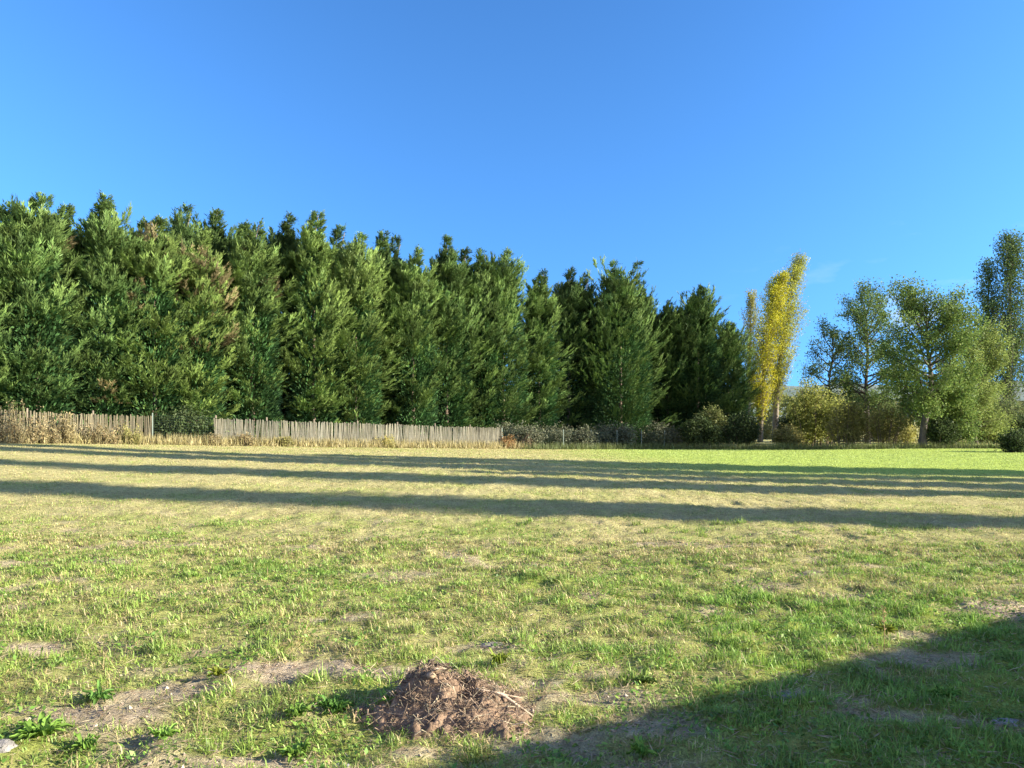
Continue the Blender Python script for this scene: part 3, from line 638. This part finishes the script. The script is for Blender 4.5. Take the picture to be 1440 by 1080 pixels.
# tall dry grass at the foot of the fence and under the right hand trees
def rough_grass(name, label, pts, n, hlo, hhi, cols):
    i = rng.integers(0, len(pts), n); P = np.array(pts)[i]+rng.normal(0, 1, (n, 2))*np.array((.3, .16)); P = np.column_stack([P, Z0(P[:, 0], P[:, 1])-.01])
    az = rng.random(n)*6.283; ti = np.abs(rng.normal(0, .28, n)); d = np.stack([np.cos(az)*np.sin(ti), np.sin(az)*np.sin(ti), np.cos(ti)], 1)
    L = hlo+(hhi-hlo)*rng.random(n)**1.6; w = rng.random((n, 1)); m = MB()
    m.kites(P, d, unit(np.stack([np.cos(az*3), np.sin(az*3), 0*az], 1)), L, .012+.02*rng.random(n), (np.array(cols[0])*(1-w)+np.array(cols[1])*w)*(.7+.6*rng.random((n, 1))), .3)
    return tag(m.build(name, M_GRASS), label, 'grass', kind='stuff')
rough_grass('dry_grass', 'pale dry uncut grass along the foot of the paling fence', [(x, y-.25) for x, y in fence_pts(-27, fx(745), .3)], 26000, .08, .6, ((.42, .35, .17), (.32, .29, .12)))
ed = [at(px, 632) for px in np.linspace(745, 1100, 90)]
rough_grass('dark_grass', 'uncut green grass along the shaded far edge of the lawn', [(x, y+.3) for x, y in ed]+[((px-720)/F*45.5, 45.5+.3*random.random()) for px in np.linspace(1085, 1475, 110)], 16000, .1, .55, ((.10, .15, .04), (.16, .17, .06)))

# ------------------------------------------------------------------ foreground: heap, stones, weeds
hx, hy = at(632, 1005)
hz = float(Zb(hx, hy))
heap = thing('soil_heap', 'heap of dug up reddish brown soil and dry roots in the foreground grass', 'soil heap', (hx, hy, hz))
g = np.linspace(-1, 1, 70); U, V = np.meshgrid(g, g); RX, RY = .52, .44
def heap_z(u, v):
    d = np.sqrt(u*u+v*v); k = np.exp(-((u+.22)**2*2.6+(v-.35)**2*3.2))*.04+np.exp(-((u+.2)**2*6.5+(v-.32)**2*6.5))*.15+np.exp(-((u-.3)**2*3+(v+.1)**2*3))*.075
    d = d+.35*(fbm(u*3+4, v*3, 14, 3)-.5)*2
    return k*(1-sstep(.55, 1, d))*(.45+1.1*fbm(u*5+9, v*5, 12, 4))+.11*(fbm(u*14, v*14, 19, 5)-.47)*(1-sstep(.7, 1, d))-.03*sstep(.7, 1, d)
hzv = heap_z(U, V)
wx, wy = hx+U*RX, hy+V*RY
HZ = Zb(wx, wy)-hz+hzv
hc = (np.array((.10, .068, .046))*(1-fbm(U*8, V*8, 33, 4)[..., None])+np.array((.31, .215, .14))*fbm(U*8, V*8, 33, 4)[..., None])
ii = np.arange(70*70).reshape(70, 70); hq = np.stack([ii[:-1, :-1], ii[:-1, 1:], ii[1:, 1:], ii[1:, :-1]], -1).reshape(-1, 4)
keep = (np.sqrt(U**2+V**2)[:-1, :-1].ravel() < .98)
mesh_obj('soil', np.stack([U*RX, V*RY, HZ], -1), hq[keep], M_SOIL, heap, hc, True)
def hp(u, v): return np.array((u*RX, v*RY, float(Zb(hx+u*RX, hy+v*RY))-hz+float(heap_z(np.array(u), np.array(v)))))
m = MB()
for k in range(900):                                       # dry roots and straw strewn over the heap
    u, v = rng.normal(.08, .5), rng.normal(.0, .46)
    if u*u+v*v > 2.0: continue
    p = hp(u, v); a = random.gauss(-.35, .7); L = random.uniform(.04, .17)*(1.5 if random.random() < .02 else .8); d = np.array((math.cos(a), math.sin(a), random.gauss(.05, .16)))
    c = (np.array((.32, .235, .16)) if random.random() < .75 else np.array((.42, .36, .24)))*random.uniform(.3, 1.3)
    m.tube([p-d*L/2+(0, 0, .006), p+(0, 0, .014+.03*random.random())+rng.normal(0, .012, 3), p+d*L/2+(0, 0, .006)], np.array((.0010, .0019, .0006))*random.uniform(.6, 1.9), 4, c)
m.build('root', M_SOIL, heap)
m = MB(); p0, p1, p2 = hp(.28, .02), hp(.55, -.06), hp(.88, -.12)
m.tube([p0+(0, 0, .03), p1+(0, .01, .03), p2+(0, 0, .02)], [.006, .010, .005], 6, (.42, .33, .24)); m.tube([p1+(0, .01, .03), (p1+p2)/2+(.02, .05, .05)], [.006, .003], 5, (.40, .31, .22)); m.build('stick', M_BARK, heap, True)
def rock(mb, c, r, col, sq=(1, 1, .7), s=0, seg=10):
    th = np.linspace(0, math.pi, seg); ph = np.arange(seg*2)*math.pi/seg; T, Ph = np.meshgrid(th, ph, indexing='ij')
    v = np.stack([np.sin(T)*np.cos(Ph), np.sin(T)*np.sin(Ph), np.cos(T)], -1)
    q = .72+.55*(vnoise(v[..., 0]*1.7+s, v[..., 1]*1.7+v[..., 2]*2.3, s)*.7+vnoise(v[..., 0]*4+s, v[..., 1]*4-v[..., 2]*4, s+1)*.3)
    v = np.array(c)+v*q[..., None]*r*np.array(sq); n = seg*2
    f = [(i*n+j, i*n+(j+1) % n, (i+1)*n+(j+1) % n, (i+1)*n+j) for i in range(seg-1) for j in range(n)]
    mb.add(v, f, c=col)
for k in range(16):
    u, v = rng.normal(0, .45), rng.normal(0, .42)
    if u*u+v*v > .95: continue
    m = MB(); r = random.uniform(.010, .028); rock(m, hp(u, v)+(0, 0, r*.3), r, np.array((.34, .25, .165))*random.uniform(.6, 1.2), s=k, seg=7); m.build('clod', M_SOIL, heap, True)
m = MB(); p = hp(-.2, .38)                                 # dark torn root clump on the crest
for k in range(16):
    a = random.random()*6.283; d = np.array((math.cos(a), math.sin(a)*.6, random.uniform(-.1, .8))); L = random.uniform(.04, .085)
    m.tube([p+rng.normal(0, .012, 3), p+d*L*.5+rng.normal(0, .008, 3), p+d*L+np.array((.02, 0, -.01))], [.022, .017, .006], 6, np.array((.06, .042, .03))*random.uniform(.7, 1.6))
m.build('stump', M_BARK, heap, True)
def stone(px, py, r, label, col, sq=(1.2, .9, .5)):
    x, y = at(px, py); m = MB(); rock(m, (0, 0, 0), r, col, sq, int(px)); o = m.build('stone', M_STONE, None, True, (x, y, float(Zb(x, y))-r*.1)); tag(o, label, 'stone')
stone(3, 1058, .06, 'pale grey stone at the lower left corner of the photo', (.25, .235, .21), (1.1, .9, .7))
stone(1105, 982, .085, 'flat pale stone lying just inside the shadow on the right', (.28, .265, .25), (1.2, .9, .22))
stone(692, 906, .07, 'small pale stone in the grass behind the soil heap', (.26, .23, .19), (1.4, .8, .4))
stone(480, 1072, .05, 'small grey stone at the bottom edge left of the soil heap', (.42, .38, .34))
stone(1418, 1012, .06, 'low grey stone in the shaded grass at the right edge', (.3, .29, .28), (1.5, .9, .35))
def rosette(px, py, R, label, n=26, col=(.20, .34, .06), upf=.7, name='broadleaf_weed'):
    x, y = at(px, py); m = MB(); V = []; Q = []; C = []
    r = thing(name, label, 'weed', (x, y, float(Zb(x, y))), 'broad leaved weeds in the foreground')
    for k in range(n):
        a = random.random()*6.283; L = .8*R*random.uniform(.35, 1.05); w = L*random.uniform(.09, .14); e = random.uniform(.25, 1.0)*upf+.15
        s = np.array((0, .25, .55, .8, 1.)); hw = w*np.array((.15, .7, 1, .7, .05)); rad = L*s*math.cos(e); crv = random.uniform(.1, .6); tw = random.gauss(0, .012); zz = L*(s*math.sin(e)-crv*s*s)+.018+tw*np.sin(s*9)
        d = np.array((math.cos(a), math.sin(a))); sd = np.array((-d[1], d[0])); n0 = m.n; v = []
        for i in range(5):
            ctr = np.array((*(d*rad[i]), zz[i]))
            v += [ctr+np.array((*(sd*hw[i]), .012)), ctr, ctr-np.array((*(sd*hw[i]), -.012))]
        q = [(i*3+j, i*3+j+1, i*3+j+4, i*3+j+3) for i in range(4) for j in (0, 1)]
        m.add(v, q, c=np.array(col)*random.uniform(.7, 1.35))
    m.build('leaves', M_LEAF, r, True); return r
for px, py, R, lab, kw in [
    (58, 1040, .21, 'large leafy dock like weed at the lower left', dict(n=40)), (118, 1052, .13, 'small green rosette right of the large weed at the lower left', dict()),
    (140, 985, .14, 'dark green leafy weed on the bare patch at left', dict(col=(.12, .24, .05), n=30)), (470, 1000, .16, 'dark leafy weed left of the soil heap', dict(col=(.12, .25, .05), n=34)),
    (545, 1000, .15, 'bright leafy weed touching the left foot of the soil heap', dict(n=34, upf=1.0)), (420, 1010, .12, 'fresh green rosette further left of the soil heap', dict()),
    (415, 1058, .14, 'green weed rosette at the bottom edge left of the soil heap', dict()), (700, 940, .14, 'yellow green leafy weed right behind the soil heap', dict(col=(.22, .28, .04), upf=.9)),
    (305, 960, .1, 'upright yellow green weed between two bare patches', dict(col=(.26, .3, .04), upf=1.1)), (905, 965, .12, 'pale rosette between the heap and the shadow edge', dict(col=(.13, .2, .05))),
    (1245, 890, .13, 'yellow green weed at the edge of the house shadow', dict(col=(.24, .28, .04), upf=.8)), (1080, 1015, .12, 'shaded rosette below the flat pale stone', dict()),
    (1330, 985, .14, 'shaded green rosette near the right edge', dict()), (905, 1062, .12, 'shaded rosette at the bottom middle', dict()), (230, 1040, .12, 'bright green rosette by the bottom left bare patch', dict())]:
    rosette(px, py, R, lab, **kw)
x, y = at(1243, 918); st = thing('dry_stalk', 'single thin brownish dry stalk standing by the shadow edge', 'plant', (x, y, float(Zb(x, y))))
m = MB(); m.tube([(0, 0, 0), (.004, 0, .16), (-.006, .01, .33)], [.0026, .002, .0012], 5, (.34, .22, .11)); m.build('stem', M_BARK, st)
m = MB(); z_ = .16+.17*rng.random(26); m.kites(np.stack([0*z_, 0*z_, z_], 1), unit(rng.normal(0, 1, (26, 3))+(0, 0, .8)), unit(rng.normal(0, 1, (26, 3))), .03+.01*rng.random(26), np.full(26, .006), np.tile((.38, .26, .13), (26, 1))); m.build('seed_head', M_LEAF, st)

# ------------------------------------------------------------------ beyond the frame: what throws the shadows
tk, lv = poplar_mesh(25, 1.6, 3, DKP, per=12, size=.26, nb=330, lowf=.06)
proto = None
for i, (D0, X, lab) in enumerate([(12.9, 40, 'tall poplar out of frame whose shadow is the nearest of the long bands'), (17.4, 41, 'tall poplar out of frame throwing the middle long shadow band'),
        (21.6, 38, 'tall poplar out of frame throwing the near side of the far shadow band'), (23.8, 43, 'tall poplar out of frame throwing the far side of the far shadow band'),
        (19.7, 37, 'young short poplar out of frame between the taller ones'), (25.6, 39, 'young mid height poplar out of frame behind the taller ones')]):
    y = D0-.1763*X
    if proto is None:
        proto = thing('poplar_tree', lab, 'tree', (X, y, float(Z0(X, y))-.05), 'poplars out of frame to the right')
        tk.build('trunk', M_BARK, proto, True); lv.build('crown', M_LEAF, proto)
    else:
        c = copy_tree(proto); c.location = (X, y, float(Z0(X, y))-.05); c.rotation_euler.z = i*1.3; c['label'] = lab
        if i > 3: c.scale = ((.9, .9, .56), (1.3, 1.3, .68))[i-4]
# the house beside the photographer: local x along the eave, y away from the field
EH = 2.9; sh = EH/math.tan(SUN_EL)
ex, ey = 0+math.cos(SUN_A)*sh, 3.53-math.sin(SUN_A)*sh
house = thing('house', 'rendered house with tiled roof out of frame at right, casting the foreground shadow', 'house', (ex, ey, 0), rz=math.atan2(.506, .863))
m = MB(); X0, X1, DP = -8, 9.5, 8.0
m.box((X0+X1)/2, -.5-.15, EH/2-.15, X1-X0-.8, .3, EH-.1); m.box((X0+X1)/2, -DP+.65, EH/2-.15, X1-X0-.8, .3, EH-.1)
for xx in (X0+.4+.15, X1-.4-.15):
    m.box(xx, -DP/2, EH/2-.15, .3, DP-1.6, EH-.1)
    m.add([(xx-.15, -.8, EH-.2), (xx-.15, -DP+.8, EH-.2), (xx-.15, -DP/2, EH+.95), (xx+.15, -.8, EH-.2), (xx+.15, -DP+.8, EH-.2), (xx+.15, -DP/2, EH+.95)], [(0, 3, 5, 2), (3, 0, 1, 4), (1, 2, 5, 4)], [(0, 2, 1), (3, 4, 5)])
m.build('wall', M_WALL, house)
m = MB(); rp = EH+1.3; n = 44
for side in (0, 1):
    for k in range(n):
        xa, xb = X0+(X1-X0)*k/n, X0+(X1-X0)*(k+1)/n; xm = (xa+xb)/2; ye = 0 if side == 0 else -DP
        v = []
        for (yy, zz) in ((ye, EH), (-DP/2, rp)):
            v += [(xa, yy, zz), (xa+.1, yy, zz+.06), (xb-.1, yy, zz+.06), (xb-.004, yy, zz)]
        lo = [(xa, ye, EH-.08), (xb-.004, ye, EH-.08), (xb-.004, -DP/2, rp-.08), (xa, -DP/2, rp-.08)]
        m.add(v+lo, [(0, 1, 5, 4), (1, 2, 6, 5), (2, 3, 7, 6), (8, 9, 10, 11), (0, 8, 11, 4), (3, 9, 10, 7), (0, 3, 9, 8)])
rf = m.build('roof', M_TILE, house)
m = MB(); m.box(3.5, -DP/2-1.2, rp+.2, .6, .6, 1.4); m.build('chimney', M_WALL, rf)
for xx in (-5, -1.6, 2.2, 6):
    m = MB(); m.box(xx, -.49, 1.45, 1.1, .06, 1.3, c=(.7, .7, .68)); fr = m.build('window', M_WOOD, house)
    m = MB(); m.box(xx, -.45, 1.45, .95, .03, 1.15); m.build('pane', M_GLASS, fr)

# ------------------------------------------------------------------ hills far behind
def hills():
    xs = np.linspace(-900, 1500, 160); ys = np.linspace(0, 1, 24); X, Y = np.meshgrid(xs, ys)
    top = 26+34*fbm(X*.004, X*0+.3, 61, 4)+10*sstep(0, 500, X)
    Zh = top*np.sin(Y*math.pi*.5)**1.2*(.85+.3*fbm(X*.02, Y*6, 63, 4))-2
    Yw = 620+Y*420+40*fbm(X*.003, Y*0, 65, 2)
    i = np.arange(160*24).reshape(24, 160); q = np.stack([i[:-1, :-1], i[:-1, 1:], i[1:, 1:], i[1:, :-1]], -1).reshape(-1, 4)
    n = fbm(X*.03, Y*20, 67, 4)[..., None]
    c = np.array((.10, .15, .13))*(1-n)+np.array((.2, .22, .16))*n
    tag(mesh_obj('hills', np.stack([X, Yw, Zh], -1), q, matte('wooded_hill', None, .05, .3, .2), None, c, True), kind='structure')
hills()
# a wood at the far side of the next field, one mass
xs = rng.uniform(-60, 260, 9000); ys = 190+rng.uniform(0, 25, 9000); hh = 4+7*fbm(xs*.06, ys*.06, 81, 3)
zz = hh*np.sqrt(rng.random(9000))
m = MB(); m.kites(np.stack([xs, ys, zz-.3], 1), unit(rng.normal(0, 1, (9000, 3))), unit(rng.normal(0, 1, (9000, 3))), rng.uniform(1, 2.2, 9000), rng.uniform(.8, 1.4, 9000), np.array((.09, .12, .05))*rng.uniform(.6, 1.5, (9000, 1))+np.array((.06, .03, 0))*rng.random((9000, 1)))
tag(m.build('distant_wood', M_LEAF), 'far off wood behind the right hand trees', 'wood', kind='stuff')

# ------------------------------------------------------------------ sky and sun
w = bpy.data.worlds.new('World'); scene.world = w; w.use_nodes = True
nt = w.node_tree; bg = nt.nodes['Background']; N = nt.nodes.new; L = nt.links.new
sky = N('ShaderNodeTexSky'); sky.sky_type = 'NISHITA'; sky.sun_disc = False
sky.sun_elevation = SUN_EL; sky.sun_rotation = math.radians(90)+SUN_A
sky.altitude = 100; sky.air_density = 1.0; sky.dust_density = .3; sky.ozone_density = 3.0
SKY = .061
tc = N('ShaderNodeTexCoord'); mp = N('ShaderNodeMapping'); mp.inputs['Scale'].default_value = (1, 1, 3.2)
L(tc.outputs['Generated'], mp.inputs['Vector'])
no = N('ShaderNodeTexNoise'); no.inputs['Scale'].default_value = 7; no.inputs['Detail'].default_value = 7; L(mp.outputs[0], no.inputs['Vector'])
rmp = N('ShaderNodeMapRange'); rmp.inputs['From Min'].default_value = .56; rmp.inputs['From Max'].default_value = .8; rmp.inputs['To Max'].default_value = .6; L(no.outputs['Fac'], rmp.inputs['Value'])
sx = N('ShaderNodeSeparateXYZ'); L(tc.outputs['Generated'], sx.inputs[0])
alt = N('ShaderNodeMapRange'); alt.inputs['From Min'].default_value = .27; alt.inputs['From Max'].default_value = .14; L(sx.outputs['Z'], alt.inputs['Value'])
rt = N('ShaderNodeMapRange'); rt.inputs['From Min'].default_value = .25; rt.inputs['From Max'].default_value = .45; L(sx.outputs['X'], rt.inputs['Value'])
m1 = N('ShaderNodeMath'); m1.operation = 'MULTIPLY'; L(rmp.outputs[0], m1.inputs[0]); L(alt.outputs[0], m1.inputs[1])
m2 = N('ShaderNodeMath'); m2.operation = 'MULTIPLY'; L(m1.outputs[0], m2.inputs[0]); L(rt.outputs[0], m2.inputs[1])
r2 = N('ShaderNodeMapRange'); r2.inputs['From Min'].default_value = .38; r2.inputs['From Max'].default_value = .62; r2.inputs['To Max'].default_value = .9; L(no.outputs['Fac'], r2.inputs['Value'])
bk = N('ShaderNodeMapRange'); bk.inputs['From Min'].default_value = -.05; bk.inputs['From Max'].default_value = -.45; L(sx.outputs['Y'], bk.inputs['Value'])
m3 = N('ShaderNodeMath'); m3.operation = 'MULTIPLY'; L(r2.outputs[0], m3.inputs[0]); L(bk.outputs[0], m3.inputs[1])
m4 = N('ShaderNodeMath'); m4.operation = 'MAXIMUM'; L(m2.outputs[0], m4.inputs[0]); L(m3.outputs[0], m4.inputs[1]); m2 = m4   # unseen bright cloud added behind the camera to lift fill on shaded grass
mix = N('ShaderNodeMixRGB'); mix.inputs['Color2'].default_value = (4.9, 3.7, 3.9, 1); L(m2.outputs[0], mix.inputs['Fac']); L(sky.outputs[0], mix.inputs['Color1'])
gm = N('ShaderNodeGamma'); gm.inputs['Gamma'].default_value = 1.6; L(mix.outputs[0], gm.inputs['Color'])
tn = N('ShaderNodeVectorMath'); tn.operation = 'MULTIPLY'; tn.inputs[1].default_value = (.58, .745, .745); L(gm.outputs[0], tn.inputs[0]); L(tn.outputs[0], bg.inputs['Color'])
sv = N('ShaderNodeVectorMath'); sv.operation = 'MULTIPLY_ADD'; sv.inputs[1].default_value = (1, 1, .55); sv.inputs[2].default_value = (0, 0, .235)
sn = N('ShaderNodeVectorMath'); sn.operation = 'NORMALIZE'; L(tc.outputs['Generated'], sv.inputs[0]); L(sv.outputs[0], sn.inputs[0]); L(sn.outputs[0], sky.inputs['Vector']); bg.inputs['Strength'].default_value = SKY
sl = bpy.data.lights.new('sun', 'SUN'); sl.energy = 4.5; sl.angle = math.radians(.5); sl.color = (1, .90, .74)
so = bpy.data.objects.new('sun', sl); COL.objects.link(so); so.rotation_euler = (-SUN).to_track_quat('-Z', 'Y').to_euler(); so.location = (40, -10, 30)

# ------------------------------------------------------------------ camera
cd = bpy.data.cameras.new('camera'); cam = bpy.data.objects.new('camera', cd); COL.objects.link(cam)
cd.sensor_width = 36; cd.lens = 36*F/1440; cd.shift_y = (HOR-540)/1440; cd.clip_end = 5000; cd.clip_start = .05
cam.location = (0, 0, CAM_H); cam.rotation_euler = (math.radians(90), 0, 0)
scene.camera = cam
scene.view_settings.view_transform = 'Standard'; scene.view_settings.look = 'None'
scene.view_settings.exposure = 1.9; scene.view_settings.gamma = 1
scene.cycles.max_bounces = 8; scene.cycles.transparent_max_bounces = 8
